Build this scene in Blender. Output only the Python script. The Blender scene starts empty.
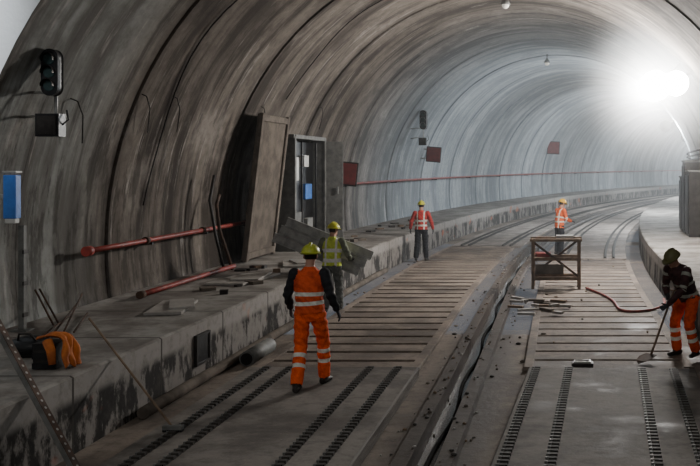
import bpy, math, random
import numpy as np
from mathutils import Vector, Matrix
random.seed(4)
V=Vector
Y0=19.3; RC=160.0; RL=5.96; ZC=1.61; LS=10.85
def cl(s):
    if s<=Y0: return (0.0,s,0.0)
    t=(s-Y0)/RC
    return (RC*(1-math.cos(t)), Y0+RC*math.sin(t), t)
def P(s,x,z):
    cx,cy,t=cl(s)
    return V((cx+math.cos(t)*x, cy-math.sin(t)*x, z))
def RZ(s): return Matrix.Rotation(-cl(s)[2],3,'Z')

# ---------------- materials
def newmat(name,spec=.25):
    m=bpy.data.materials.new(name); m.use_nodes=True
    nt=m.node_tree; b=nt.nodes['Principled BSDF']; b.inputs['Specular IOR Level'].default_value=spec; return m,nt,b
def sock(nt,inp,v):
    if hasattr(v,'links'): nt.links.new(v,inp)
    else: inp.default_value=v
def mth(nt,op,a,b=0.0,c=None,clamp=False):
    n=nt.nodes.new('ShaderNodeMath'); n.operation=op; n.use_clamp=clamp
    sock(nt,n.inputs[0],a); sock(nt,n.inputs[1],b)
    if c is not None: sock(nt,n.inputs[2],c)
    return n.outputs[0]
def c4(c): return (c[0],c[1],c[2],1.0)
def mix(nt,f,a,b,mode='MIX'):
    n=nt.nodes.new('ShaderNodeMix'); n.data_type='RGBA'; n.blend_type=mode
    sock(nt,n.inputs[0],f)
    for i,v in ((6,a),(7,b)):
        sock(nt,n.inputs[i], c4(v) if isinstance(v,tuple) else v)
    return n.outputs[2]
def noise(nt,vec,scale,detail=4,rough=.6):
    n=nt.nodes.new('ShaderNodeTexNoise'); n.inputs['Scale'].default_value=scale
    n.inputs['Detail'].default_value=detail; n.inputs['Roughness'].default_value=rough
    if vec is not None: nt.links.new(vec,n.inputs['Vector'])
    return n.outputs[0]
def rng(nt,v,a,b,c=0.0,d=1.0):
    n=nt.nodes.new('ShaderNodeMapRange'); n.interpolation_type='SMOOTHSTEP'
    sock(nt,n.inputs[0],v)
    for i,x in enumerate((a,b,c,d)): n.inputs[i+1].default_value=x
    return n.outputs[0]
def bump(nt,b,h,s=.4,d=.02):
    n=nt.nodes.new('ShaderNodeBump'); n.inputs['Strength'].default_value=s; n.inputs['Distance'].default_value=d
    nt.links.new(h,n.inputs['Height']); nt.links.new(n.outputs[0],b.inputs['Normal'])
def coords(nt,kind): 
    n=nt.nodes.new('ShaderNodeTexCoord'); return n.outputs[kind]
def mat(name,col,rough=.7,metal=0.0,col2=None,scale=6,emit=0,bs=.25,spec=.35):
    m,nt,b=newmat(name,spec)
    b.inputs['Roughness'].default_value=rough; b.inputs['Metallic'].default_value=metal
    v=coords(nt,'Object'); n=noise(nt,v,scale,5)
    col2=col2 or tuple(c*.6 for c in col)
    nt.links.new(mix(nt,rng(nt,n,.35,.65),col,col2),b.inputs['Base Color'])
    if bs: bump(nt,b,noise(nt,v,scale*4,3),bs,.01)
    if emit:
        b.inputs['Emission Color'].default_value=c4(col); b.inputs['Emission Strength'].default_value=emit
    return m
def sep(nt,vec):
    n=nt.nodes.new('ShaderNodeSeparateXYZ'); nt.links.new(vec,n.inputs[0]); return n.outputs
def comb(nt,x,y,z=0.0):
    n=nt.nodes.new('ShaderNodeCombineXYZ')
    for i,v in enumerate((x,y,z)): sock(nt,n.inputs[i],v)
    return n.outputs[0]

def lining_mat():
    m,nt,b=newmat('stained_lining_concrete',.08)
    uv=coords(nt,'UV'); s=sep(nt,uv); u,v=s[0],s[1]
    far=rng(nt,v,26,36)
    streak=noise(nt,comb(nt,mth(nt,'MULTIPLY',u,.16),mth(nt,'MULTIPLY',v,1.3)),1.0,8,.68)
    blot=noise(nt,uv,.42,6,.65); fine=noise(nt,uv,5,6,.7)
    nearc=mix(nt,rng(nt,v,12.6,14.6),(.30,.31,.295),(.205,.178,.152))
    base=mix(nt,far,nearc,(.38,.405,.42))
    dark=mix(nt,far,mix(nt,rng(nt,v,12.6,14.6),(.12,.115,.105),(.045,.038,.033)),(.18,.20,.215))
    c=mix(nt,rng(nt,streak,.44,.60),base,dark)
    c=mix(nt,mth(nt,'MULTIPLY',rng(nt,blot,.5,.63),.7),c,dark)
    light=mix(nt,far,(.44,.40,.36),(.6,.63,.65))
    c=mix(nt,mth(nt,'MULTIPLY',rng(nt,blot,.45,.3),.5),c,light)
    ring=nt.nodes.new('ShaderNodeTexWhiteNoise'); ring.noise_dimensions='1D'
    nt.links.new(mth(nt,'FLOOR',mth(nt,'DIVIDE',v,2.4)),ring.inputs['W'])
    c=mix(nt,mth(nt,'MULTIPLY',ring.outputs[0],.42),c,dark)
    fr=mth(nt,'ABSOLUTE',mth(nt,'SUBTRACT',mth(nt,'FRACT',mth(nt,'ADD',mth(nt,'DIVIDE',v,2.4),.5)),.5))
    j=mth(nt,'ADD',fr,mth(nt,'MULTIPLY',mth(nt,'SUBTRACT',streak,.5),.45))
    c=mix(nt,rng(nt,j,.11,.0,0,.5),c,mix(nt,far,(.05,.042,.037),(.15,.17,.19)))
    eff=rng(nt,noise(nt,comb(nt,mth(nt,'MULTIPLY',u,.35),mth(nt,'MULTIPLY',v,3.0)),1.3,6,.7),.57,.68)
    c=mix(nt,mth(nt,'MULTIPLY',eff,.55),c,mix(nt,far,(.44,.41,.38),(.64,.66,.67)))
    drip=rng(nt,noise(nt,comb(nt,mth(nt,'MULTIPLY',u,.5),mth(nt,'MULTIPLY',v,2.2),7.0),1.6,7,.7),.52,.60)
    low=rng(nt,mth(nt,'ADD',u,mth(nt,'MULTIPLY',blot,3.0)),8.0,4.5)
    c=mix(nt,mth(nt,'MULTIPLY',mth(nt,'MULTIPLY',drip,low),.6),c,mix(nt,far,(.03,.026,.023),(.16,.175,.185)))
    c=mix(nt,mth(nt,'MULTIPLY',rng(nt,fine,.4,.7),.4),c,dark)
    nt.links.new(c,b.inputs['Base Color']); b.inputs['Roughness'].default_value=.85
    bump(nt,b,mth(nt,'ADD',fine,streak),.35,.03)
    return m
def floor_mat(name,a,bc,dk,wet=.5,gutter=False):
    m,nt,b=newmat(name,.2)
    uv=coords(nt,'UV'); n1=noise(nt,uv,.9,7,.65); n2=noise(nt,uv,7,5,.7); n3=noise(nt,uv,.45,6,.65)
    c=mix(nt,rng(nt,n1,.35,.65),a,bc)
    c=mix(nt,mth(nt,'MULTIPLY',rng(nt,n3,.46,.6),.7),c,dk)
    c=mix(nt,mth(nt,'MULTIPLY',rng(nt,n2,.45,.72),.6),c,dk)
    c=mix(nt,mth(nt,'MULTIPLY',rng(nt,noise(nt,uv,22,3,.7),.62,.7),.35),c,tuple(min(1,q*1.5) for q in a))
    r=rng(nt,n1,.5,.7,.8,wet)
    if gutter:
        u=sep(nt,uv)[0]
        g=rng(nt,mth(nt,'ADD',mth(nt,'ABSOLUTE',mth(nt,'SUBTRACT',u,4.0)),mth(nt,'MULTIPLY',n1,.7)),1.35,.95)
        c=mix(nt,mth(nt,'MULTIPLY',g,.8),c,(.045,.036,.031))
        r=mth(nt,'SUBTRACT',r,mth(nt,'MULTIPLY',g,.2))
    nt.links.new(c,b.inputs['Base Color'])
    nt.links.new(r,b.inputs['Roughness'])
    bump(nt,b,n2,.5,.02); return m
def bench_mat():
    m,nt,b=newmat('ledge_concrete',.15)
    uv=coords(nt,'UV'); s=sep(nt,uv); u,v=s[0],s[1]
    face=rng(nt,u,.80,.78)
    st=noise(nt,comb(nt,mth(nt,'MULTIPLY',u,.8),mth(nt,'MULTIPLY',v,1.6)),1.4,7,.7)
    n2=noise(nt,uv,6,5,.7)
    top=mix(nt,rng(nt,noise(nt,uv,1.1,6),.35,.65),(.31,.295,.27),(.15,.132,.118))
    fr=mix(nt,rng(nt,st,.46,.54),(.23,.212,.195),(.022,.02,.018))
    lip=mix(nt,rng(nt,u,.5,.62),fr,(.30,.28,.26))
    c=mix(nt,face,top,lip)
    pm=mth(nt,'MULTIPLY',rng(nt,noise(nt,comb(nt,mth(nt,'MULTIPLY',u,1.5),v,3.0),.9,2),.65,.69),.6)
    c=mix(nt,mth(nt,'MULTIPLY',pm,face),c,(.45,.12,.05))
    c=mix(nt,mth(nt,'MULTIPLY',rng(nt,n2,.45,.75),.55),c,(.08,.07,.06))
    gap=rng(nt,mth(nt,'ABSOLUTE',mth(nt,'SUBTRACT',mth(nt,'FRACT',mth(nt,'DIVIDE',v,2.0)),.5)),.012,.006)
    c=mix(nt,gap,c,(.04,.035,.03))
    nt.links.new(c,b.inputs['Base Color']); b.inputs['Roughness'].default_value=.85
    bump(nt,b,n2,.4,.02); return m

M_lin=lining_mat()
M_floor=floor_mat('dusty_tunnel_floor',(.24,.2,.165),(.17,.14,.115),(.07,.057,.048),.5,True)
M_slab=floor_mat('precast_slab_concrete',(.23,.208,.185),(.165,.148,.132),(.078,.068,.06))
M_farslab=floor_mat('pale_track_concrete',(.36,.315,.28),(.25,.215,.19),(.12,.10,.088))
M_sleep=floor_mat('sleeper_concrete_bed',(.25,.205,.168),(.18,.145,.12),(.08,.066,.056))
M_bench=bench_mat()
M_hall=floor_mat('hall_plaster',(.80,.84,.86),(.78,.82,.84),(.74,.78,.8))
M_groove=mat('dark_gap_strip',(.03,.025,.02),.6)  # flat dark strip between sleepers and under fastener rows
M_water=mat('muddy_water',(.05,.045,.04),.18,0,(.04,.035,.03),bs=.3)
M_black=mat('black_plastic',(.012,.012,.013),.4)
M_rubber=mat('matt_black_rubber',(.012,.012,.012),.9,spec=.05)
M_dark=mat('dark_steel',(.05,.045,.042),.5,.6)
M_chain=mat('rebar_fastener_steel',(.05,.045,.04),.75,.1,(.03,.026,.022))
M_steel=mat('galvanised_steel',(.42,.42,.4),.42,.5,(.28,.28,.27))
M_grey=mat('grey_paint',(.16,.16,.15),.6)
M_rust=mat('rusty_steel',(.11,.065,.045),.8,.3,(.05,.035,.028))
M_red=mat('red_paint',(.30,.04,.03),.5,0,(.15,.028,.022))
M_redsign=mat('red_sign_face',(.18,.03,.03),.5,0,(.12,.025,.025))
M_wood=mat('rough_timber',(.22,.15,.10),.8,0,(.13,.09,.06))
M_white=mat('white_enamel',(.7,.7,.68),.5,0,(.55,.55,.52))
M_blue=mat('blue_enamel',(.06,.2,.62),.4,0,(.05,.16,.5))
M_lens=mat('signal_lens',(.03,.05,.05),.1)
M_panel=mat('cover_panel_concrete',(.16,.135,.113),.9,0,(.085,.072,.06),2.5,spec=.1)
M_frame=mat('panel_frame_concrete',(.17,.145,.122),.9,0,(.1,.086,.073),3,spec=.1)
M_orange=mat('orange_cloth',(.6,.17,.03),.8,0,(.35,.09,.02))
M_emit=mat('floodlight_glass',(1,.97,.92),.3,emit=260,bs=0)
M_lampg=mat('lamp_glass',(1,.95,.85),.3,emit=.4,bs=0)
M_sheet=mat('plastic_sheet',(.38,.36,.33),.5,0,(.25,.23,.21),3)
M_skin=mat('skin',(.48,.27,.19),.5,0,(.40,.21,.15),bs=.05)
M_hair=mat('dark_hair',(.02,.014,.01),.6)
M_eye=mat('eye_dark',(.02,.02,.02),.2,bs=0)
M_lip=mat('lips',(.35,.12,.1),.5,bs=0)

# ---------------- mesh builder
class MB:
    def __init__(s): s.v=[];s.f=[];s.mi=[];s.sm=[];s.uv=[];s.mats=[];s.at=[]
    def idx(s,m):
        if m not in s.mats: s.mats.append(m)
        return s.mats.index(m)
    def face(s,f,m,smooth=False,uv=None,at=None):
        s.f.append(tuple(f)); s.mi.append(s.idx(m)); s.sm.append(smooth); s.uv.append(uv); s.at.append(at)
    def box(s,c,sz,m,rot=None):
        c=V(c); o=len(s.v); hx,hy,hz=[k/2 for k in sz]
        for x,y,z in ((-1,-1,-1),(1,-1,-1),(1,1,-1),(-1,1,-1),(-1,-1,1),(1,-1,1),(1,1,1),(-1,1,1)):
            p=V((x*hx,y*hy,z*hz)); s.v.append(c+(rot@p if rot else p))
        for f,(a,b) in (((0,3,2,1),(0,1)),((4,5,6,7),(0,1)),((0,1,5,4),(0,2)),((1,2,6,5),(1,2)),((2,3,7,6),(0,2)),((3,0,4,7),(1,2))):
            s.face([o+i for i in f],m,False,[(s.v[o+i][a],s.v[o+i][b]) for i in f])
    def loft(s,pts,rad,m,side=None,n=12,smooth=True):
        pts=[V(p) for p in pts]; o=len(s.v); k=len(pts)
        if not isinstance(rad,(list,tuple)): rad=[rad]*k
        rad=[r if isinstance(r,(list,tuple)) else (r,r) for r in rad]
        sd=V(side) if side is not None else None
        for i,p in enumerate(pts):
            d=(pts[min(i+1,k-1)]-pts[max(i-1,0)]).normalized()
            if sd is None:
                sd=V((1,0,0)) if abs(d.x)<.8 else V((0,1,0))
            a=(sd-d*sd.dot(d))
            if a.length<1e-4: a=d.orthogonal()
            a.normalize(); 
            if side is None: sd=a
            b=d.cross(a)
            for j in range(n):
                t=2*math.pi*j/n
                s.v.append(p+a*rad[i][0]*math.cos(t)+b*rad[i][1]*math.sin(t))
        for i in range(k-1):
            for j in range(n):
                s.face((o+i*n+j,o+i*n+(j+1)%n,o+(i+1)*n+(j+1)%n,o+(i+1)*n+j),m,smooth)
        s.face([o+j for j in range(n)][::-1],m); s.face([o+(k-1)*n+j for j in range(n)],m)
    def cyl(s,a,b,r,m,r2=None,n=16): s.loft([a,b],[r,r if r2 is None else r2],m,n=n)
    def sphere(s,c,r,m,rot=None,n=16,k=10,z0=-1.0):
        c=V(c); o=len(s.v)
        if not isinstance(r,(list,tuple)): r=(r,r,r)
        a0=math.asin(z0) if z0>-1 else -math.pi/2
        for i in range(k+1):
            ph=a0+(math.pi/2-a0)*i/k
            for j in range(n):
                t=2*math.pi*j/n
                p=V((r[0]*math.cos(ph)*math.cos(t),r[1]*math.cos(ph)*math.sin(t),r[2]*math.sin(ph)))
                s.v.append(c+(rot@p if rot else p))
        for i in range(k):
            for j in range(n): s.face((o+i*n+j,o+i*n+(j+1)%n,o+(i+1)*n+(j+1)%n,o+(i+1)*n+j),m,True)
    def sweep(s,prof,ss,m,closed=False,smooth=False,caps=False):
        o=len(s.v); n=len(prof(ss[0]) if callable(prof) else prof)
        for q in ss:
            pr=prof(q) if callable(prof) else prof
            for x,z in pr: s.v.append(P(q,x,z))
        pr=prof(ss[0]) if callable(prof) else prof
        L=[0]
        for i in range(1,n+1): L.append(L[-1]+math.hypot(pr[i%n][0]-pr[i-1][0],pr[i%n][1]-pr[i-1][1]))
        rg=n if closed else n-1
        for i in range(len(ss)-1):
            for j in range(rg):
                k=(j+1)%n
                s.face((o+i*n+j,o+i*n+k,o+(i+1)*n+k,o+(i+1)*n+j),m,smooth,((L[j],ss[i]),(L[j+1],ss[i]),(L[j+1],ss[i+1]),(L[j],ss[i+1])))
        if caps:
            s.face([o+j for j in range(n)],m,False,[(p[0],p[1]) for p in pr]); e=o+(len(ss)-1)*n
            s.face([e+j for j in range(n)][::-1],m,False,[(p[0],p[1]) for p in pr][::-1])
    def build(s,name,bevel=0,xf=None,recalc=False):
        vs=[V(v) for v in s.v]
        if xf is not None: vs=[xf@v for v in vs]
        xs=[v.x for v in vs];ys=[v.y for v in vs];zs=[v.z for v in vs]
        org=V(((min(xs)+max(xs))/2,(min(ys)+max(ys))/2,min(zs)))
        me=bpy.data.meshes.new(name); me.from_pydata([v-org for v in vs],[],s.f)
        for m in s.mats: me.materials.append(m)
        me.polygons.foreach_set('material_index',s.mi); me.polygons.foreach_set('use_smooth',s.sm)
        if any(u is not None for u in s.uv):
            l=me.uv_layers.new(name='UVMap').data; k=0
            for f,u in zip(s.f,s.uv):
                for i in range(len(f)):
                    if u is not None: l[k].uv=u[i]
                    k+=1
        if any(a is not None for a in s.at):
            a=me.attributes.new('garment','FLOAT_VECTOR','CORNER'); buf=[]
            for f,x in zip(s.f,s.at):
                for i in range(len(f)): buf.extend(x[i] if x is not None else (-9,-9,-9))
            a.data.foreach_set('vector',buf)
        me.update(); ob=bpy.data.objects.new(name,me); ob.location=org
        bpy.context.collection.objects.link(ob)
        if bevel:
            b=ob.modifiers.new('bevel','BEVEL'); b.width=bevel; b.segments=2; b.limit_method='ANGLE'; b.angle_limit=.7
        return ob
def srange(a,b,d):
    n=max(1,int(round((b-a)/d))); return [a+(b-a)*i/n for i in range(n+1)]

# ---------------- shell
mb=MB()
a0=-math.asin((ZC+.3)/RL)
def arc(r,n=56):
    st=a0; return [(-r*math.cos(st+(math.pi-2*st)*i/n), ZC+r*math.sin(st+(math.pi-2*st)*i/n)) for i in range(n+1)]
stations=[]
ring=2.4; k=int(LS/ring); s=LS
def rr(i): return RL+(.03 if i%2 else 0)
stations.append((LS,rr(k)))
for i in range(k+1,60):
    j=i*ring
    for q in (j-1.6,j-.8): 
        if q>LS: stations.append((q,rr(i-1)))
    stations+= [(j-.03,rr(i-1)),(j-.015,RL+.042),(j+.015,RL+.042),(j+.03,rr(i))]
rad={q:r for q,r in stations}
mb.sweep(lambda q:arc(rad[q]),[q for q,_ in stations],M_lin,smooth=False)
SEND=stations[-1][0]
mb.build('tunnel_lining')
RH=9.2
mb=MB(); A=arc(RL); B=[(x*RH/RL,ZC+(z-ZC)*RH/RL) for x,z in A]
o=len(mb.v)
for x,z in A: mb.v.append(V((x,LS,z)))
for x,z in B: mb.v.append(V((x,LS,z)))
n=len(A)
for i in range(n-1): mb.face((o+i,o+i+1,o+n+i+1,o+n+i),M_hall,False,[A[i],A[i+1],B[i+1],B[i]])
mb.build('wall_portal')
mb=MB(); mb.sweep(B,srange(-8,LS,2),M_hall); mb.build('ceiling_hall')
mb=MB()
FX=3.6
prof=[(-FX,0),(-.33,0),(-.31,.08),(-.15,.08),(-.13,-.22),(.09,-.22),(.11,.08),(.27,.08),(.29,0),(FX,0)]
ss=srange(-8,Y0,2)+srange(Y0,SEND,1.5)[1:]
mb.sweep(prof,ss,M_floor); mb.build('floor')
mb=MB(); mb.sweep([(-.15,-.1),(.11,-.1)],ss,M_water); mb.build('drain_water')
for sg,nm in ((-1,'walkway_ledge'),(1,'walkway_ledge')):
    mb=MB()
    pr=[(sg*3.58,-.02),(sg*3.58,.77),(sg*3.61,.79),(sg*5.85,.79)]
    mb.sweep(pr,ss,M_bench)
    mb.sweep([(sg*5.85,.79),(sg*9.0,.79)],srange(-8,LS,2),M_bench)
    mb.build(nm)
mb=MB()
mb.loft([P(q,.0+.04*math.sin(q*1.9),-.08) for q in srange(3,30,.4)],.022,M_rubber,n=6)
mb.build('service_cable')
mb=MB()
for i in range(300):
    q=random.uniform(7.5,30); x=random.choice((random.gauss(-.22,.05),random.gauss(.18,.05),random.gauss(-.22,.05),random.gauss(-.42,.07),random.gauss(.38,.06))); z=.08 if (-.31<x<-.15 or .11<x<.27) else (0 if (x<-.33 or x>.29) else -.1)
    r=random.uniform(.006,.020)
    mb.sphere(P(q,x,z+r*.4),(r*random.uniform(.8,1.8),r*random.uniform(.8,2),r),random.choice((M_chain,M_wood,M_panel,M_panel,M_sheet)),n=6,k=4)
mb.build('drain_edge_grit')
# ---------------- near precast track slabs with rail-fastener rows
def bars(mb,lines,y0,y1,zt,rot=None):
    for x in lines:
        mb.box((x,(y0+y1)/2,zt+.004),(.085,y1-y0,.008),M_groove)
        y=y0+.03
        while y<y1-.03:
            mb.box((x+.012,y,zt+.016),(.075,.05,.03),M_chain)
            mb.box((x-.045,y+.025,zt+.012),(.03,.03,.022),M_grey)
            y+=.11
def slab(name,x0,x1,y0,y1,zt,lines,xf=None):
    mb=MB()
    o=len(mb.v)
    for y in (y0,y1):
        for x,z in ((x0,.005),(x1,.005),(x1,zt-.02),(x1-.02,zt),(x0+.02,zt),(x0,zt-.02)): mb.v.append(V((x,y,z)))
    for j in range(6):
        k=(j+1)%6; mb.face((o+j,o+k,o+6+k,o+6+j),M_slab,False,[(j*.5,y0),(j*.5+1.9,y0),(j*.5+1.9,y1),(j*.5,y1)])
    mb.face([o+j for j in range(6)],M_slab,False,[(x,z) for x,z in ((0,0),(2,0),(2,.1),(2,.15),(0,.15),(0,.1))])
    mb.face([o+6+j for j in range(6)][::-1],M_slab,False,[(x,z) for x,z in ((0,0),(2,0),(2,.1),(2,.15),(0,.15),(0,.1))])
    bars(mb,lines,y0,y1,zt)
    return mb.build(name,xf=xf)
slab('track_slab',-2.95,-.63,2.0,12.25,.15,(-2.68,-2.36,-1.28,-.9))
T=Matrix.Translation((.86,12.25,0))@Matrix.Rotation(math.radians(-3.1),4,'Z')@Matrix.Translation((-.86,-12.25,0))
slab('track_slab',.86,3.12,2.0,12.25,.15,(.98,1.42,2.4,2.82),xf=T)
def sleepers(xa,xb,s0,s1,name,gap=.13):
    mb=MB()
    mb.sweep([(xa-.02,.012),(xb+.02,.012)],srange(s0-.2,s1+.1,1.5),M_groove)
    q=s0; i=0
    while q<s1:
        mb.box(P(q,(xa+xb)/2,.035),(xb-xa,.62-gap,.05),M_sleep,RZ(q))
        q+=.62; i+=1
    for x in (xa-.0,xb-.0): mb.sweep([(x-.07,.01),(x-.07,.064),(x+.07,.064),(x+.07,.01)],srange(s0-.2,s1,1.2),M_sleep,caps=True)
    mb.build(name,bevel=.01)
sleepers(-2.95,-.75,12.75,31,'track_sleepers')
sleepers(.85,3.1,12.8,27,'track_sleepers',.10)
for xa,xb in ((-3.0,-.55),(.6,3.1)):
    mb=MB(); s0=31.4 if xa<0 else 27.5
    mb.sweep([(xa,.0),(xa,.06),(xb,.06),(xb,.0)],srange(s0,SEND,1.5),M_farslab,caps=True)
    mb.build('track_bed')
    mb=MB()
    xc=(xa+xb)/2
    for x in (xc-.86,xc-.6,xc+.6,xc+.86):
        mb.sweep([(x-.05,.06),(x-.05,.07),(x-.018,.075),(x-.03,.11),(x+.03,.11),(x+.018,.075),(x+.05,.07),(x+.05,.06)],srange(s0,SEND,1.5),M_chain,caps=True)
    mb.build('rail_track')

# ---------------- wall services
def pipe_run(mb,x,z,s0,s1,r,m,n=12):
    mb.loft([P(q,x,z) for q in srange(s0,s1,1.0)],r,m,n=n)
mb=MB()
pipe_run(mb,-5.72,1.62,13.4,20.6,.042,M_red)
mb.cyl(P(13.3,-5.72,1.62),P(13.42,-5.72,1.62),.075,M_red)
for q in (15.2,17.6,20): 
    mb.cyl(P(q,-5.72,1.62),P(q+.08,-5.72,1.62),.065,M_rust); mb.box(P(q+.3,-5.83,1.55),(.22,.05,.04),M_dark)
mb.build('red_water_pipe')
mb=MB(); pipe_run(mb,-5.66,2.3,25.5,110,.04,M_red)
for q in srange(28,100,6): mb.box(P(q,-5.78,2.24),(.24,.06,.04),M_dark)
mb.build('red_water_pipe')
mb=MB(); pipe_run(mb,-5.3,.86,14.2,18.2,.045,M_red); mb.cyl(P(14.1,-5.3,.86),P(14.22,-5.3,.86),.06,M_rust)
mb.build('red_pipe_length')
mb=MB(); pipe_run(mb,-3.44,.085,10.2,24,.07,M_panel); mb.build('kerb_pipe')
mb=MB()
mb.loft([P(17.8,-5.35,.8),P(17.75,-5.5,1.5),P(17.7,-5.6,2.2),P(17.8,-5.55,2.7)],.03,M_dark,n=8)
mb.loft([P(18.1,-5.3,.8),P(17.95,-5.5,1.6),P(18.1,-5.62,2.1),P(18.2,-5.6,2.3)],.035,M_rust,n=8)
mb.build('cable_conduits')
mb=MB()
def wall(s,ph,inset=0):
    r=RL-inset; return P(s,-r*math.cos(ph),ZC+r*math.sin(ph))
for q,ph in ((12.6,.38),(14.5,.42),(15.6,.43),(20,.45),(24,.5)):
    mb.loft([wall(q,ph,-.05),wall(q,ph,.08),wall(q+.15,ph-.03,.14),wall(q+.35,ph-.10,.15)],.010,M_dark,n=6)
mb.build('cable_hooks')
mb=MB()
for q,a,b in ((15.5,.1,.9),(21.2,.5,1.2)):
    mb.loft([wall(q+.15*math.sin(i*.5),a+(b-a)*i/14,.04) for i in range(15)],.014,M_dark,n=6)
mb.build('arched_cable')

def signal(p,h,rot=0,box=True):
    mb=MB(); w=h*.36; d=h*.22
    n=10; pr=[]
    for i in range(n+1): t=math.pi*i/n; pr.append((w/2*math.cos(t),h/2-w/2+w/2*math.sin(t)))
    for i in range(n+1): t=math.pi+math.pi*i/n; pr.append((w/2*math.cos(t),-h/2+w/2+w/2*math.sin(t)))
    o=len(mb.v)
    for y in (-d/2,d/2):
        for x,z in pr: mb.v.append(V((x,y,z)))
    k=len(pr)
    for j in range(k): mb.face((o+j,o+(j+1)%k,o+k+(j+1)%k,o+k+j),M_black,True)
    mb.face([o+j for j in range(k)],M_black); mb.face([o+k+j for j in range(k)][::-1],M_black)
    for z in (h*.28,0,-h*.28):
        mb.cyl((0,-d/2-.01,z),(0,-d/2+.01,z),w*.33,M_lens)
        o=len(mb.v); nn=12
        for y in (-d/2,-d/2-h*.13):
            for i in range(nn+1):
                t=-.2+(math.pi+.4)*i/nn; mb.v.append(V((w*.37*math.cos(t),y,z+w*.37*math.sin(t))))
        for i in range(nn): mb.face((o+i,o+i+1,o+nn+2+i,o+nn+1+i),M_dark,True)
    mb.box((-w*.2,d*.5+.05,-h*.1),(.05,.1,.05),M_steel)
    mb.cyl((-w*.2,d*.5+.1,h*.25),(-w*.2,d*.5+.1,-h*1.3),.022,M_steel)
    for z in (-h*.45,-h*.95): mb.loft([(-w*.2,d*.5+.1,z),(-w*.2-.22,d*.5+.1,z+.03),(-w*.2-.5,d*.5+.12,z)],.018,M_steel,n=8)
    if box:
        mb.box((-.02,0,-h*1.12),(.3,.16,.29),M_black); mb.box((-.02,-.09,-h*1.12),(.24,.02,.23),M_dark)
        mb.loft([(.12,0,-h*1.12),(.2,.02,-h*1.0),(.16,.05,-h*.8)],.012,M_black,n=6)
    mb.build('signal_light',xf=Matrix.Translation(p)@Matrix.Rotation(rot,4,'Z'))
signal(P(11.5,-5.2,4.08),.60)
signal(P(34.5,-4.75,4.65),.75,-.1)

mb=MB()
mb.box((-5.62,11.35,2.5),(.16,.12,.55),M_blue); mb.box((-5.62,11.35,2.2),(.13,.1,.07),M_white); mb.box((-5.62,11.35,2.81),(.18,.14,.03),M_steel)
mb.box((-5.78,11.38,2.5),(.2,.05,.06),M_steel)
mb.build('blue_call_box',bevel=.01)
mb=MB(); mb.box((-5.55,11.45,1.46),(.07,.06,1.34),M_grey); mb.box((-5.55,11.45,.80),(.2,.18,.02),M_grey); 
for z in (1.0,1.4,1.8): mb.box((-5.5,11.43,z),(.02,.1,.05),M_dark)
mb.build('steel_post')

# cover panel leaning on wall and equipment cabinet
mb=MB()
rt=Matrix.Rotation(math.radians(6.5),3,'Y')
mb.box((-5.35,20.3,2.42),(.08,1.9,3.2),M_panel,rt)
for y in (19.4,21.2): mb.box((-5.30,y,2.42),(.08,.14,3.24),M_frame,rt)
for z in (.93,3.92): mb.box((-5.30+(z-2.42)*.112,20.3,z),(.08,1.8,.14),M_frame,rt)
mb.build('niche_cover_panel',bevel=.015)
mb=MB()
ya,yb=22.0,24.8; z0,z1=.79,3.6; xm=-5.65
mb.box((xm,ya,(z0+z1)/2),(.9,.1,z1-z0),M_grey); mb.box((xm,yb,(z0+z1)/2),(.9,.1,z1-z0),M_grey)
mb.box((xm,(ya+yb)/2,z1),(.94,yb-ya+.2,.1),M_grey); mb.box((xm,(ya+yb)/2,z0+.06),(.9,yb-ya,.12),M_grey)
mb.box((-5.9,(ya+yb)/2,(z0+z1)/2),(.06,yb-ya,z1-z0),M_black)
for y in (ya,yb): mb.box((-5.19,y,(z0+z1)/2),(.05,.12,z1-z0),M_grey)
mb.box((-5.19,(ya+yb)/2,z1),(.05,yb-ya,.10),M_grey)
mb.box((-5.5,23.4,2.2),(.04,2.6,2.6),M_black)
for a,b,c,d,m in ((22.5,22.9,2.5,3.1,M_white),(23.5,24.1,2.0,2.4,M_blue),(22.6,23.3,1.2,1.7,M_grey),(23.7,24.2,1.1,1.5,M_steel),(23.4,23.8,2.85,3.15,M_white)):
    mb.box((-5.42,(a+b)/2,(c+d)/2),(.14,b-a,d-c),m)
for y in (22.2,23.15,24.5): mb.cyl((-5.35,y,.9),(-5.35,y,3.5),.03,M_black,n=8)
mb.box((-4.98,24.95,2.2),(.5,.05,2.7),M_grey,Matrix.Rotation(.15,3,'Z')); mb.box((-4.85,24.9,2.2),(.03,.04,.2),M_steel)
mb.build('equipment_cabinet',bevel=.01)

def sign(s,x,z,w,h,tilt):
    mb=MB(); R=RZ(s)@Matrix.Rotation(tilt,3,'Y'); p=P(s,x,z)
    mb.box(p,(w,.05,h),M_dark,R); mb.box(p+R@V((0,-.03,0)),(w*.9,.02,h*.88),M_redsign,R)
    mb.box(p+R@V((-w/2-.12,.02,h*.3)),(.35,.04,.05),M_steel,R); mb.box(p+R@V((-w/2-.12,.02,-h*.3)),(.35,.04,.05),M_steel,R)
    mb.build('red_sign_board',bevel=.01)
sign(26.1,-5.15,2.65,.76,.7,.1); sign(38.0,-5.25,3.35,.65,.66,.08); sign(62,-5.0,4.1,.9,.9,.05)

for s,x in ((24.2,-.25),(38,-.35)):
    mb=MB(); p=P(s,x,ZC+RL)
    mb.cyl(p+V((0,0,.05)),p-V((0,0,.22)),.02,M_dark,n=8); mb.loft([p-V((0,0,.2)),p-V((0,0,.28)),p-V((0,0,.36))],[.05,.11,.14],M_grey)
    mb.sphere(p-V((0,0,.37)),.1,M_lampg,n=12,k=6); mb.build('pendant_lamp')

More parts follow.
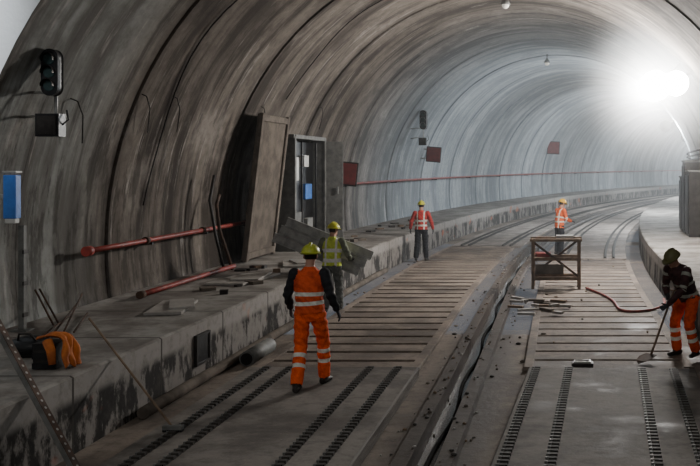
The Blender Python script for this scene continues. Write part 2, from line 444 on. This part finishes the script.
# floodlights: round reflector head on a wall bracket
def lamp(loc,w,r,col=(1,1,1)):
    l=bpy.data.lights.new('lamp','POINT'); l.energy=w; l.shadow_soft_size=r; l.color=col
    o=bpy.data.objects.new('lamp',l); o.location=loc; bpy.context.collection.objects.link(o); return o
def flood(s,x,z,r,energy,col,back=False):
    p=P(s,x,z); mb=MB(); R=RZ(s)@Matrix.Rotation(math.radians(160 if back else -14),3,'Z')@Matrix.Rotation(math.radians(-8),3,'X')
    c=p
    mb.loft([c+R@V((0,.6*r,0)),c+R@V((0,.4*r,0)),c+R@V((0,.08*r,0)),c],[.25*r,.55*r,r,r*1.05],M_dark,n=32)
    mb.loft([c+R@V((0,-.01,0)),c+R@V((0,-.05,0)),c+R@V((0,-.08,0))],[r*.97,r*.85,r*.5],M_emit,n=32)
    for a in range(6):
        t=a*math.pi/3; mb.box(c+R@V((.4*r*math.cos(t),.45*r,.4*r*math.sin(t))),(.03,.3*r,.03),M_dark,R)
    a=p+R@V((0,.6*r,0)); q=V((x,0,z-ZC)).normalized()
    wp=P(s,q.x*(RL+.02),ZC+q.z*(RL+.02)); mb.cyl(a,wp,.035,M_rust)
    mb.build('floodlight')
    l=lamp(p+R@V((-.15 if back else -.25,-.5,-.2)),energy,.3,col); l.name='floodlight_lamp'
    return p
fp=flood(24.0,3.75,5.0,.42,2100,(1,.97,.93))
fp2=flood(23.5,4.25,5.02,.34,500,(1,.97,.93))
flood(40,4.6,4.6,.25,2800,(.9,.96,1),True)
flood(58,4.6,4.6,.25,3200,(.88,.95,1),True)
flood(78,4.4,4.6,.25,3400,(.88,.95,1),True)
flood(98,4.4,4.6,.25,2800,(.88,.95,1),True)
for x,y,w in ((-2,1,150),(3,-4,85)):
    l=bpy.data.lights.new('hall_fill','AREA'); l.energy=w; l.size=2.5; l.color=(1,.95,.89)  # unseen fill lights added to brighten the near tunnel and workers
    o=bpy.data.objects.new('hall_fill',l); o.location=(x,y,8.2); o.rotation_euler=(math.radians(40),0,0); bpy.context.collection.objects.link(o)
l=bpy.data.lights.new('portal_fill_spot','SPOT'); l.energy=1100; l.spot_size=.8; l.spot_blend=.6; l.shadow_soft_size=.2; l.color=(.95,.97,1)  # unseen spot added to brighten the left corner of the portal
o=bpy.data.objects.new('portal_fill_spot',l); o.location=(-5.0,6.5,7.2); o.rotation_euler=(V((-7.0,10.85,4.6))-V((-5.0,6.5,7.2))).to_track_quat('-Z','Y').to_euler(); bpy.context.collection.objects.link(o)

# airborne dust (real scattering volume filling the tunnel) and an added scatter sphere that gives the work light a halo
mb=MB()
mb.sweep([(-5.9,.0),(5.9,.0),(5.9,7.4),(-5.9,7.4)],srange(15,115,4),M_lin,closed=True,caps=True)
def volmat(name,dens,an,center=None):
    hz=bpy.data.materials.new(name); hz.use_nodes=True; nt=hz.node_tree; nt.nodes.clear()
    oo=nt.nodes.new('ShaderNodeOutputMaterial'); vs=nt.nodes.new('ShaderNodeVolumeScatter'); vs.inputs['Density'].default_value=dens; vs.inputs['Anisotropy'].default_value=an
    vs.inputs['Color'].default_value=(.93,.97,1,1); nt.links.new(vs.outputs[0],oo.inputs['Volume'])
    if center:
        g=coords(nt,'Object'); le=nt.nodes.new('ShaderNodeVectorMath'); le.operation='DISTANCE'
        nt.links.new(g,le.inputs[0]); le.inputs[1].default_value=(0,0,center)
        f=mth(nt,'SUBTRACT',1.0,mth(nt,'DIVIDE',le.outputs['Value'],center),clamp=True)
        nt.links.new(mth(nt,'MULTIPLY',mth(nt,'POWER',f,2.2),dens),vs.inputs['Density'])
    return hz
mb.mats=[volmat('dust_haze',.0042,.3)]; mb.build('dust_haze')
RS=2.7
mb=MB(); mb.sphere(fp+V((.25,-.9,0)),RS,M_lin,n=32,k=20); mb.mats=[volmat('lamp_halo',.55,.0,RS)]; mb.build('lamp_halo_volume')  # dense scatter added for a soft glow round the lamp heads

# ---------------- people
def garment(name,col,dark,bands,braces=None,band=(.75,.74,.66)):
    m,nt,b=newmat(name,.2)
    at=nt.nodes.new('ShaderNodeAttribute'); at.attribute_name='garment'
    s=sep(nt,at.outputs['Vector']); v=coords(nt,'Object')
    n=noise(nt,v,9,4); c=mix(nt,rng(nt,n,.4,.7),col,dark)
    msk=None
    for cc,w in bands:
        k=mth(nt,'COMPARE',s[0],cc,w); msk=k if msk is None else mth(nt,'MAXIMUM',msk,k)
    if braces:
        k=mth(nt,'COMPARE',mth(nt,'ABSOLUTE',s[1]),braces,.02); msk=k if msk is None else mth(nt,'MAXIMUM',msk,k)
    if msk is not None:
        c=mix(nt,msk,c,band)
    nt.links.new(c,b.inputs['Base Color']); b.inputs['Roughness'].default_value=.75
    bump(nt,b,noise(nt,v,14,3),.7,.04)
    return m
def nz(v): return V(v).normalized()
def hand_parts(w,d,n,s,curl,out,key):
    w=V(w); d=nz(d); s=V(s); s=(s-d*s.dot(d)).normalized(); n=V(n); n=(n-d*n.dot(d)-s*n.dot(s)).normalized()
    out.append(([w-d*.02,w+d*.03,w+d*.06,w+d*.088],[(.026,.02),(.038,.018),(.042,.017),(.040,.014)],s,key))
    for i,L in enumerate((.068,.076,.070,.055)):
        b=w+d*.078+s*(.033-.022*i); pts=[b]; a=0
        for k,fr in enumerate((.45,.32,.25)):
            a+=curl*(.55,.75,.6)[k]
            pts.append(pts[-1]+(d*math.cos(a)+n*math.sin(a))*L*fr)
        out.append((pts,[.0105,.0098,.009,.0075],s,key))
    b=w+d*.025+s*.026
    d1=nz(d*.6+s*.75+n*.25); d2=nz(d*.8+s*.25+n*.55*min(1,curl+.3))
    out.append(([b,b+d1*.04,b+d1*.04+d2*.032],[.014,.012,.009],n,key))
def person(J,pal,loc,rz,vox=.011,extra=None):
    D=dict(pel=(0,0,.93),wst=(0,0,1.09),chs=(0,-.005,1.30),nck=(0,.0,1.475),hd=(0,.025,1.635),hyaw=0,hpit=0,
      hL=(-.095,0,.90),kL=(-.11,.02,.49),aL=(-.12,-.02,.09),fL=(-.15,1,0),hR=(.095,0,.90),kR=(.11,.02,.49),aR=(.12,-.02,.09),fR=(.15,1,0),
      sL=(-.185,0,1.41),eL=(-.27,-.03,1.15),wL=(-.28,.05,.90),sR=(.185,0,1.41),eR=(.27,-.03,1.15),wR=(.28,.05,.90),
      dL=(0,.1,-1),dR=(0,.1,-1),nL=(1,.2,0),nR=(-1,.2,0),tL=(0,1,0),tR=(0,1,0),cL=.5,cR=.5)
    D.update(J)
    for k,v in D.items():
        if isinstance(v,tuple): D[k]=V(v)
    parts=[]
    X=(D['sR']-D['sL']).normalized()
    up0=(D['wst']-D['pel']).normalized(); up1=(D['nck']-D['chs']).normalized()
    parts.append(([D['pel']-up0*.10,D['pel'],D['pel']+up0*.08],[(.135,.10),(.165,.12),(.15,.112)],X,'leg'))
    hem=D['pel']+up0*(pal.get('hem',.0))
    parts.append(([hem,hem+up0*.06,D['wst'],(D['wst']+D['chs'])/2,D['chs'],D['chs']+up1*.10,D['nck']-up1*.025,D['nck']+up1*.02],
       [(.19,.138),(.185,.137),(.172,.130),(.182,.136),(.194,.136),(.18,.118),(.11,.085),(.066,.066)],X,'torso'))
    for sd in 'LR':
        h,k,a=D['h'+sd],D['k'+sd],D['a'+sd]
        parts.append(([h+(h-k).normalized()*.03,h*.6+k*.4,k*.93+h*.07,k*.55+a*.45,a+(k-a).normalized()*.05,a+(k-a).normalized()*.0],
            [(.098,.105),(.092,.098),(.078,.082),(.078,.082),(.076,.078),(.07,.07)],X,'leg'))
        f=D['f'+sd]; f=V((f.x,f.y,0)).normalized(); sx=V((f.y,-f.x,0)); z=a.z-.09
        b=V((a.x,a.y,z))
        parts.append(([a+V((0,0,.02)),b+V((0,0,.05))],[(.05,.055),(.046,.055)],sx,'boot'))
        parts.append(([b-f*.085+V((0,0,.045)),b-f*.05+V((0,0,.045)),b+f*.04+V((0,0,.045)),b+f*.13+V((0,0,.036)),b+f*.185+V((0,0,.03))],[(.03,.032),(.042,.043),(.045,.043),(.05,.034),(.03,.024)],sx,'boot'))
        s_,e,w=D['s'+sd],D['e'+sd],D['w'+sd]
        parts.append(([s_+(D['nck']-s_)*.25,s_,s_*.5+e*.5,e,e*.5+w*.5,w+(e-w).normalized()*.02],[(.06,.06),(.072,.072),(.064,.066),(.056,.058),(.052,.052),(.041,.041)],X,'arm'))
        hand_parts(w,D['d'+sd],D['n'+sd],D['t'+sd],D['c'+sd],parts,'hand')
    HR=Matrix.Rotation(D['hyaw'],3,'Z')@Matrix.Rotation(D['hpit'],3,'X')
    hd=D['hd']; H=lambda x,y,z: hd+HR@V((x,y,z))
    parts.append(([D['nck']-up1*.05,D['nck']+up1*.02,H(0,-.02,-.05)],[(.062,.062),(.057,.06),(.055,.058)],X,'skin'))
    body=MB(); dm=M_skin
    for pts,rd,sd,key in parts: body.loft(pts,rd,dm,side=sd,n=14)
    for sd in 'LR':
        body.sphere(D['k'+sd],.076,dm); body.sphere(D['e'+sd],.057,dm); body.sphere(D['s'+sd],.073,dm); body.sphere(D['h'+sd],.10,dm)
    body.sphere(H(0,0,.01),(.076,.095,.102),dm,HR); body.sphere(H(0,.024,-.055),(.056,.068,.062),dm,HR)
    body.sphere(H(0,.075,-.095),(.026,.022,.018),dm,HR)
    body.loft([H(0,.085,.02),H(0,.106,-.025),H(0,.088,-.034)],[(.009,.008),(.016,.013),(.013,.01)],dm,n=8)
    for x in (-1,1): body.sphere(H(.078*x,-.005,-.012),(.012,.02,.032),dm,HR); body.sphere(H(.03*x,.078,.02),(.022,.012,.009),dm,HR)
    me=bpy.data.meshes.new('tmp'); me.from_pydata(body.v,[],body.f)
    ob=bpy.data.objects.new('tmp',me); bpy.context.collection.objects.link(ob)
    r=ob.modifiers.new('r','REMESH'); r.mode='VOXEL'; r.voxel_size=vox; 
    sm=ob.modifiers.new('s','SMOOTH'); sm.factor=.5; sm.iterations=2
    dg=bpy.context.evaluated_depsgraph_get(); dg.update()
    ev=ob.evaluated_get(dg); m2=bpy.data.meshes.new_from_object(ev)
    nv=len(m2.vertices); co=np.zeros(nv*3); m2.vertices.foreach_get('co',co); co=co.reshape(-1,3)
    no=np.zeros(nv*3); m2.vertices.foreach_get('normal',no); no=no.reshape(-1,3)
    faces=[tuple(p.vertices) for p in m2.polygons]
    fold=(np.sin(co[:,2]*55+4*np.sin(co[:,0]*14))*np.sin(co[:,0]*23+co[:,2]*17+co[:,1]*19))
    w_=np.clip((co[:,2]-.16)/.1,0,1)*np.clip((D['nck'].z-.05-co[:,2])/.1,0,1)
    hands=np.zeros(nv)
    for sd in 'LR':
        hc=np.array(D['w'+sd]+nz(D['d'+sd])*.07); hands=np.maximum(hands,(np.linalg.norm(co-hc,axis=1)<.13)*1.0)
    co=co+no*(fold*w_*(1-hands)*.007)[:,None]
    fc=np.array([co[list(f)].mean(axis=0) for f in faces])
    bpy.data.objects.remove(ob); bpy.data.meshes.remove(m2); bpy.data.meshes.remove(me)
    best=np.full(len(fc),1e9); bi=np.zeros(len(fc),int); segs=[]
    for pts,rd,sd,key in parts:
        L=0; rd=[q if isinstance(q,tuple) else (q,q) for q in rd]
        for i in range(len(pts)-1):
            a=np.array(pts[i]); b=np.array(pts[i+1]); d=b-a; ln=np.linalg.norm(d)
            if ln<1e-5: continue
            d/=ln; s_=np.array(sd,float); s_-=d*s_.dot(d); nn=np.linalg.norm(s_)
            s_= s_/nn if nn>1e-4 else np.array(V(d).orthogonal().normalized()); q=np.cross(d,s_)
            segs.append((a,d,ln,s_,q,rd[i],rd[i+1],L,key)); L+=ln
    for si,(a,d,ln,s_,q,r0,r1,L,key) in enumerate(segs):
        w=fc-a; t=w@d; tc=np.clip(t,0,ln)/ln; ov=np.abs(t-tc*ln)
        rx=r0[0]+(r1[0]-r0[0])*tc; ry=r0[1]+(r1[1]-r0[1])*tc
        rho=np.sqrt(((w@s_)/rx)**2+((w@q)/ry)**2)-1
        dist=np.abs(rho)*np.minimum(rx,ry)+ov*1.2
        k=dist<best; best[k]=dist[k]; bi[k]=si
    hdn=np.array(hd); HRi=np.array(HR.transposed())
    hl=(HRi@(fc-hdn).T).T
    ishead=(np.linalg.norm(hl,axis=1)<.14)&(hl[:,2]>-.12)
    out=MB()
    for v in co: out.v.append(V(v))
    MK={'leg':pal['leg'],'torso':pal['torso'],'arm':pal['arm'],'hand':pal['hand'],'boot':pal['boot'],'skin':M_skin}
    for fi,f in enumerate(faces):
        a,d,ln,s_,q,r0,r1,L,key=segs[bi[fi]]
        if ishead[fi] and key not in('hand',):
            h=hl[fi]; m=M_hair if (h[1]<.02 and h[2]>-.045 and abs(h[0])<.086 and not(abs(h[0])>.07 and h[1]>-.03)) or h[2]>.055 else M_skin
            out.face(f,m,True,None,None)
        else:
            w=co[list(f)]-a
            out.face(f,MK[key],True,None,[(float(x@d)+L,float(x@s_),float(x@q)) for x in w])
    for x in (-1,1): out.sphere(H(.031*x,.086,.008),(.012,.008,.008),M_eye,HR,n=10,k=6)
    out.sphere(H(0,.088,-.062),(.024,.008,.006),M_lip,HR,n=10,k=6)
    hm=pal['helmet']
    out.sphere(H(0,-.005,.035),(.112,.135,.112),hm,HR,n=28,k=10,z0=0.0)
    out.loft([H(0,.125*math.cos(t),.04+.115*math.sin(t)) for t in [math.pi*i/10 for i in range(11)]],[(.02,.012)]*11,hm,side=HR@V((1,0,0)),n=8)
    o=len(out.v); n=28
    for rr_,z in ((1.0,.034),(1.0,.044)):
        for j in range(n):
            t=2*math.pi*j/n; out.v.append(H(.11*math.cos(t),-.005+.132*math.sin(t),z))
    for z in (.024,.034):
        for j in range(n):
            t=2*math.pi*j/n; fb=max(0,math.sin(t)); out.v.append(H(.128*math.cos(t),-.005+(.15+.045*fb)*math.sin(t),z-.01*fb))
    for j in range(n):
        k=(j+1)%n
        out.face((o+j,o+k,o+2*n+k,o+2*n+j),hm,True); out.face((o+n+j,o+n+k,o+3*n+k,o+3*n+j),hm,True); out.face((o+2*n+j,o+2*n+k,o+3*n+k,o+3*n+j),hm,True)
    if extra: extra(out)
    out.build('construction_worker',xf=Matrix.Translation(loc)@Matrix.Rotation(rz,4,'Z'))

H_yel=mat('yellow_helmet',(.62,.60,.04),.35,0,(.5,.5,.04),bs=0)
H_org=mat('amber_helmet',(.85,.5,.03),.35,0,(.7,.4,.03),bs=0)
H_grn=mat('lime_helmet',(.50,.55,.05),.35,0,(.42,.46,.05),bs=0)
H_drk=mat('dull_helmet',(.16,.15,.06),.5,0,(.1,.1,.05),bs=0)
BOOT=mat('work_boot',(.03,.025,.022),.6)
GLOVE=mat('dark_glove',(.05,.05,.055),.8)
SHIRT_BLK=mat('black_sweater',(.022,.022,.026),.9)
ORV=garment('orange_vest',(.75,.10,.025),(.5,.06,.018),[(.12,.024),(.23,.024)],None)
ORJ=garment('orange_jacket_cloth',(.78,.14,.03),(.55,.08,.018),[(.2,.024),(.33,.024)],.10)
ORT=garment('orange_trousers',(.95,.12,.015),(.65,.065,.01),[(.53,.026),(.66,.026)])
ORD=garment('darker_orange_trousers',(.75,.09,.02),(.45,.05,.012),[(.53,.03),(.66,.03)])  # deeper orange than the other trousers
YEV=garment('lime_vest',(.66,.78,.10),(.46,.55,.06),[(.10,.035),(.28,.035)],.10,(.8,.8,.78))
REV=garment('red_vest',(.5,.04,.03),(.34,.03,.025),[(.12,.028),(.26,.028)],.10,(.6,.6,.55))
NVV=garment('navy_jacket',(.07,.035,.035),(.035,.02,.022),[(.10,.025),(.30,.02)],None,(.35,.35,.3))
GRT=garment('grey_trousers',(.13,.135,.125),(.08,.085,.08),[])
BLT=garment('black_trousers',(.012,.013,.018),(.007,.007,.01),[])
RSL=garment('red_sleeve',(.42,.04,.035),(.28,.03,.03),[])
OSL=garment('orange_sleeve',(.8,.13,.03),(.6,.09,.02),[(.30,.02)])
GSL=garment('grey_sleeve',(.2,.22,.16),(.13,.14,.1),[])

# nearest worker walking away, mid-stride: right foot leads, left foot trails
person(dict(pel=(.01,0,.925),hL=(-.085,-.01,.895),kL=(-.10,-.03,.49),aL=(-.085,-.26,.10),fL=(-.12,1,0),hR=(.105,.01,.895),kR=(.125,.20,.52),aR=(.12,.24,.09),fR=(.2,1,0),
   chs=(.0,.01,1.30),nck=(0,.02,1.475),hd=(.0,.05,1.63),eL=(-.27,.0,1.15),wL=(-.28,.17,.95),eR=(.28,-.08,1.16),wR=(.34,.03,.94),dR=(.25,.35,-.85),dL=(0,.35,-1),cL=1.0,cR=.6,hyaw=.15),
   dict(leg=ORT,torso=ORV,arm=SHIRT_BLK,hand=GLOVE,boot=BOOT,helmet=H_grn,hem=.01),(-1.80,11.1,.15),0,.009)
person(dict(chs=(0,.03,1.29),nck=(0,.05,1.46),hd=(.01,.09,1.61),hyaw=-.5,hpit=-.1,
   kL=(-.11,.06,.49),aL=(-.12,-.05,.09),kR=(.11,.12,.5),aR=(.13,.10,.09),
   sL=(-.18,.03,1.40),sR=(.18,.03,1.40),eL=(-.30,.05,1.15),wL=(-.32,.28,1.13),dL=(.05,1,.05),nL=(0,0,1),tL=(-1,0,0),cL=1.2,
   eR=(.30,.05,1.14),wR=(.30,.27,1.0),dR=(-.05,1,0),nR=(0,0,1),tR=(1,0,0),cR=1.2),
   dict(leg=GRT,torso=YEV,arm=GSL,hand=GLOVE,boot=BOOT,helmet=H_yel,hem=.0),(-3.17,17.6,0.012),0,.011)
person(dict(eL=(-.29,-.03,1.16),wL=(-.33,.04,.92),eR=(.30,-.03,1.16),wR=(.35,.02,.92),kL=(-.12,.01,.49),aL=(-.15,-.03,.09),kR=(.12,.03,.49),aR=(.14,.02,.09)),
   dict(leg=BLT,torso=REV,arm=RSL,hand=GLOVE,boot=BOOT,helmet=H_yel,hem=.0),P(26.6,-3.0,.06),0,.012)
person(dict(chs=(0,.04,1.29),nck=(0,.07,1.46),hd=(0,.12,1.61),hpit=-.25,sL=(-.18,.05,1.40),sR=(.18,.05,1.40),
   eL=(-.24,.12,1.14),wL=(-.16,.36,1.08),dL=(.2,1,-.1),nL=(.3,0,-1),tL=(1,0,0),eR=(.25,.1,1.14),wR=(.2,.34,1.05),dR=(-.2,1,-.1),nR=(-.3,0,-1),tR=(-1,0,0)),
   dict(leg=BLT,torso=ORJ,arm=OSL,hand=GLOVE,boot=BOOT,helmet=H_org,hem=-.08),P(28.6,1.0,.06),math.radians(-55),.012)
def shovel(out):
    a=V((.1,.66,.06)); b=V((.1,.10,.98)); out.cyl(a,b,.016,M_wood,n=10)
    sh=[(-.1,0),(.1,0),(.12,.15),(.08,.26),(0,.32),(-.08,.26),(-.12,.15)]
    o=len(out.v)
    for k in (0,.006):
        for x,y in sh: out.v.append(V((.1+x,.62+y*.93,.085-y*.22+k+abs(x)*.25)))
    out.face([o+i for i in range(7)],M_rust); out.face([o+7+i for i in range(7)][::-1],M_rust)
    for i in range(7): out.face((o+i,o+(i+1)%7,o+7+(i+1)%7,o+7+i),M_rust)
    out.cyl(b+V((-.06,0,0)),b+V((.06,0,0)),.014,M_wood,n=8)
person(dict(pel=(0,-.1,.90),wst=(0,-.04,1.04),chs=(0,.08,1.23),nck=(0,.18,1.36),hd=(0,.27,1.47),hpit=-.5,
   hL=(-.1,-.1,.87),kL=(-.13,.04,.48),aL=(-.14,-.12,.09),hR=(.1,-.1,.87),kR=(.12,.06,.48),aR=(.13,-.02,.09),
   sL=(-.17,.14,1.29),sR=(.18,.14,1.29),eL=(-.19,.26,1.04),wL=(.0,.38,.80),dL=(.6,.3,-.4),nL=(0,1,.2),tL=(0,-.4,1),cL=1.3,
   eR=(.27,.08,1.04),wR=(.17,.17,.9),dR=(-.5,.3,-.1),nR=(-.1,1,0),tR=(0,-.3,1),cR=1.3),
   dict(leg=ORD,torso=NVV,arm=NVV,hand=GLOVE,boot=BOOT,helmet=H_drk,hem=-.05),(3.12,13.35,.06),math.radians(135),.011,shovel)

mb=MB(); R=Matrix.Rotation(math.radians(22),3,'Y')
cc=V((-3.46,18.02,1.27))
for k in range(3):
    c=cc+R@V((.06*(k-1),.02*k,(k-1)*.19))
    mb.box(c,(1.85,.015,.17),M_steel,R)
    for z in (-.085,.085): mb.box(c+R@V((0,-.02,z)),(1.85,.05,.014),M_steel,R)
for x in (-.7,.7): mb.box(cc+V((0,.05,0))+R@V((x,0,0)),(.05,.02,.55),M_dark,R)
mb.build('cable_tray_bundle')

mb=MB(); cx=1.2; cy=20.9
for x in (-.53,.53):
    for y in (-.3,.3): mb.box((cx+x,cy+y,.60),(.07,.07,1.08),M_wood)
    mb.box((cx+x,cy,.45),(.05,.6,.07),M_wood); mb.box((cx+x,cy,1.14),(.07,.75,.07),M_wood)
for y in (-.3,.3):
    mb.box((cx,cy+y,1.18),(1.2,.09,.06),M_wood); mb.box((cx,cy+y,.75),(1.1,.06,.08),M_wood); mb.box((cx,cy+y,.3),(1.1,.06,.08),M_wood)
    mb.box((cx,cy+y,.74),(1.28,.04,.05),M_rust,Matrix.Rotation(.65 if y<0 else -.65,3,'Y'))
mb.box((cx-.15,cy-.32,.52),(.65,.05,.22),M_panel); mb.box((cx+.2,cy,1.24),(.4,.3,.06),M_steel); mb.box((cx-.3,cy,.82),(.35,.4,.1),M_red)
mb.build('trestle_stand',bevel=.005)
mb=MB(); pts=[]
for i in range(40):
    t=i/39; pts.append(P(20.5-3.2*math.sin(t*2.6),1.9+1.5*t+.15*math.sin(t*9),.09))
mb.loft(pts,.028,M_red,n=8); mb.build('red_hose')
mb=MB()
for i in range(16):
    mb.box((.4+random.uniform(0,1.0),17.6+random.uniform(-.7,1.2),.09+.03*(i%3)),(random.uniform(.15,.5),.08,.045),random.choice((M_wood,M_sheet,M_panel)),Matrix.Rotation(random.uniform(-.9,.9),3,'Z'))
mb.build('timber_offcuts')
mb=MB(); mb.box((1.6,12.5,.11),(.3,.18,.1),M_dark); mb.box((1.6,12.5,.17),(.24,.14,.03),M_steel); mb.cyl((1.5,12.5,.18),(1.7,12.5,.18),.015,M_black); mb.build('tool_case',bevel=.01)

mb=MB(); a=V((-2.98,8.0,.17)); b=V((-4.2,8.6,1.62)); d=(b-a); L=d.length; d.normalize()
sx=V((0,1,0)); sx=(sx-d*sx.dot(d)).normalized(); nn=d.cross(sx); R=Matrix((sx,nn,d)).transposed()
mb.box((a+b)/2,(.08,.015,L),M_rust,R)
for k in (-.04,.04): mb.box((a+b)/2+R@V((k,.02,0)),(.01,.045,L),M_grey,R)
t=.06
while t<L: 
    mb.cyl(a+d*t-nn*.011,a+d*t+nn*.013,.013,M_sheet,n=10); t+=.08
mb.build('perforated_steel_beam')
mb=MB(); a=V((-2.72,9.3,.2)); b=V((-4.02,10.15,1.17)); mb.cyl(a,b,.012,M_wood,n=10)
mb.box(a+V((.02,-.02,-.005)),(.2,.07,.04),M_grey)
for i in range(9): mb.box(a+V((.02-.09+.0225*i,-.02,-.03)),(.016,.06,.035),M_black)
mb.build('push_broom')
mb=MB()
mb.sphere((-4.55,9.95,.90),(.26,.2,.12),M_black,n=20); mb.sphere((-4.3,9.85,.87),(.18,.14,.09),M_black,n=16); mb.box((-4.5,9.95,.86),(.4,.25,.12),M_black)
mb.loft([(-4.65,9.85,.95),(-4.6,9.8,1.06),(-4.48,9.8,1.06),(-4.42,9.85,.95)],.012,M_dark,n=6)
mb.build('tool_bag')
mb=MB()
o=len(mb.v); nu,nv_=22,26
for i in range(nv_+1):
    t=i/nv_
    for j in range(nu+1):
        u=j/nu
        wob=.012*math.sin(u*17+t*6)+.008*math.sin(u*9-t*11)
        y=9.26+.27*u+.03*math.sin(t*5+u*2)
        if t<.4: x=-4.10+.24*t/.4; z=1.10+.03*math.sin(t/.4*3.0)+wob
        else:
            k=(t-.4)/.6; x=-3.86+.07*math.sin(k*1.5)+wob*1.3; z=1.1-k*(.29-.05*math.sin(u*7))
        mb.v.append(V((x,y,max(z,.8))))
for i in range(nv_):
    for j in range(nu): q=o+i*(nu+1)+j; mb.face((q,q+1,q+nu+2,q+nu+1),M_orange,True)
mb.loft([(-3.98,9.25,1.09),(-3.92,9.21,1.0),(-3.90,9.2,.86)],[.05,.045,.035],M_orange,n=10)
ob=mb.build('orange_jacket'); so=ob.modifiers.new('s','SOLIDIFY'); so.thickness=.012
mb=MB(); mb.box((-4.02,9.4,.93),(.24,.26,.26),M_dark)
for z in (.83,.93,1.03): mb.box((-4.02,9.265,z),(.25,.012,.06),M_black)
mb.build('tool_crate')
mb=MB()
for (q,x,w,l,a) in ((13.2,-4.4,.5,1.2,.2),(16.5,-4.5,.7,1.6,-.1),(19.0,-4.3,.5,1.1,.3)):
    mb.box(P(q,x,.815),(w,l,.04),M_sheet,Matrix.Rotation(a,3,'Z')); mb.box(P(q+.1,x+.1,.85),(w*.7,l*.7,.03),M_sheet,Matrix.Rotation(a+.2,3,'Z'))
mb.build('board_stack',bevel=.005)
mb=MB()
for i in range(4): mb.cyl((-5.0+.08*i,10.9+.1*i,.82),(-5.5+.05*i,12.5+.05*i,.82+.14*(i%3)),.012,M_rust,n=8)
for i in range(2): mb.cyl((-5.35,11.8+.12*i,.8),(-5.65,11.9+.1*i,1.25),.013,M_rust,n=8)
mb.build('steel_rods')
mb=MB()
for i in range(30):
    q=random.uniform(14,34); x=random.uniform(-5.3,-4.1); h=random.uniform(.03,.08)
    mb.box(P(q,x,.79+h/2),(random.uniform(.06,.25),random.uniform(.06,.3),h),random.choice((M_dark,M_wood,M_panel,M_panel)),Matrix.Rotation(random.uniform(0,3),3,'Z'))
mb.build('construction_debris')
mb=MB()
for i in range(50):
    q=random.uniform(13,27); x=random.choice((random.uniform(-.7,-.35),random.uniform(.3,.8),random.uniform(-3.3,-3.0),random.uniform(.6,2.8))); h=random.uniform(.01,.025)
    mb.sphere(P(q,x,(.06 if x>.9 else 0)+h/2+.003),(random.uniform(.015,.05),random.uniform(.02,.05),h),random.choice((M_chain,M_wood,M_panel)),n=6,k=4)
mb.build('floor_rubble')
mb=MB()
for q in (12.2,18.5): 
    mb.box(P(q,-3.57,.42),(.04,.42,.36),M_black,RZ(q)); 
    for dy in (-.22,.22): mb.box(P(q+dy,-3.56,.42),(.05,.03,.4),M_dark)
    for dz in (-.19,.19): mb.box(P(q,-3.56,.42+dz),(.05,.46,.03),M_dark)
mb.build('cable_recess_frames')
mb=MB(); mb.cyl((-3.2,12.9,.12),(-3.2,13.9,.12),.11,M_grey,n=20); mb.cyl((-3.2,12.88,.12),(-3.2,12.91,.12),.085,M_black,n=20); mb.build('drain_pipe_section')
mb=MB()
for q,h in ((27,1.9),(28.3,2.2),(29.6,1.7)):
    mb.box(P(q,5.15,.79+h/2),(.5,1.1,h),M_dark,RZ(q)); mb.box(P(q,4.88,.79+h/2),(.03,.95,h*.9),M_black,RZ(q)); mb.box(P(q,5.15,.82+h),(.56,1.16,.05),M_grey,RZ(q))
mb.build('switch_cabinet',bevel=.01)
mb=MB()
for z in (3.1,3.25,3.4): pipe_run(mb,5.55,z,14,60,.035,M_rubber,8)
mb.build('cable_tray_run')

# ---------------- camera & world
cam=bpy.data.cameras.new('camera'); co=bpy.data.objects.new('camera',cam); bpy.context.collection.objects.link(co)
co.location=(1.29,0,2.9); co.rotation_euler=(math.radians(90),0,0)
cam.sensor_width=36; cam.lens=900/700*36
cam.shift_x=-(560-350)/700; cam.shift_y=-(233-165)/700
cam.clip_end=400
bpy.context.scene.camera=co
w=bpy.data.worlds.new('world'); bpy.context.scene.world=w; w.use_nodes=True
w.node_tree.nodes['Background'].inputs[0].default_value=(.75,.85,1,1); w.node_tree.nodes['Background'].inputs[1].default_value=.18
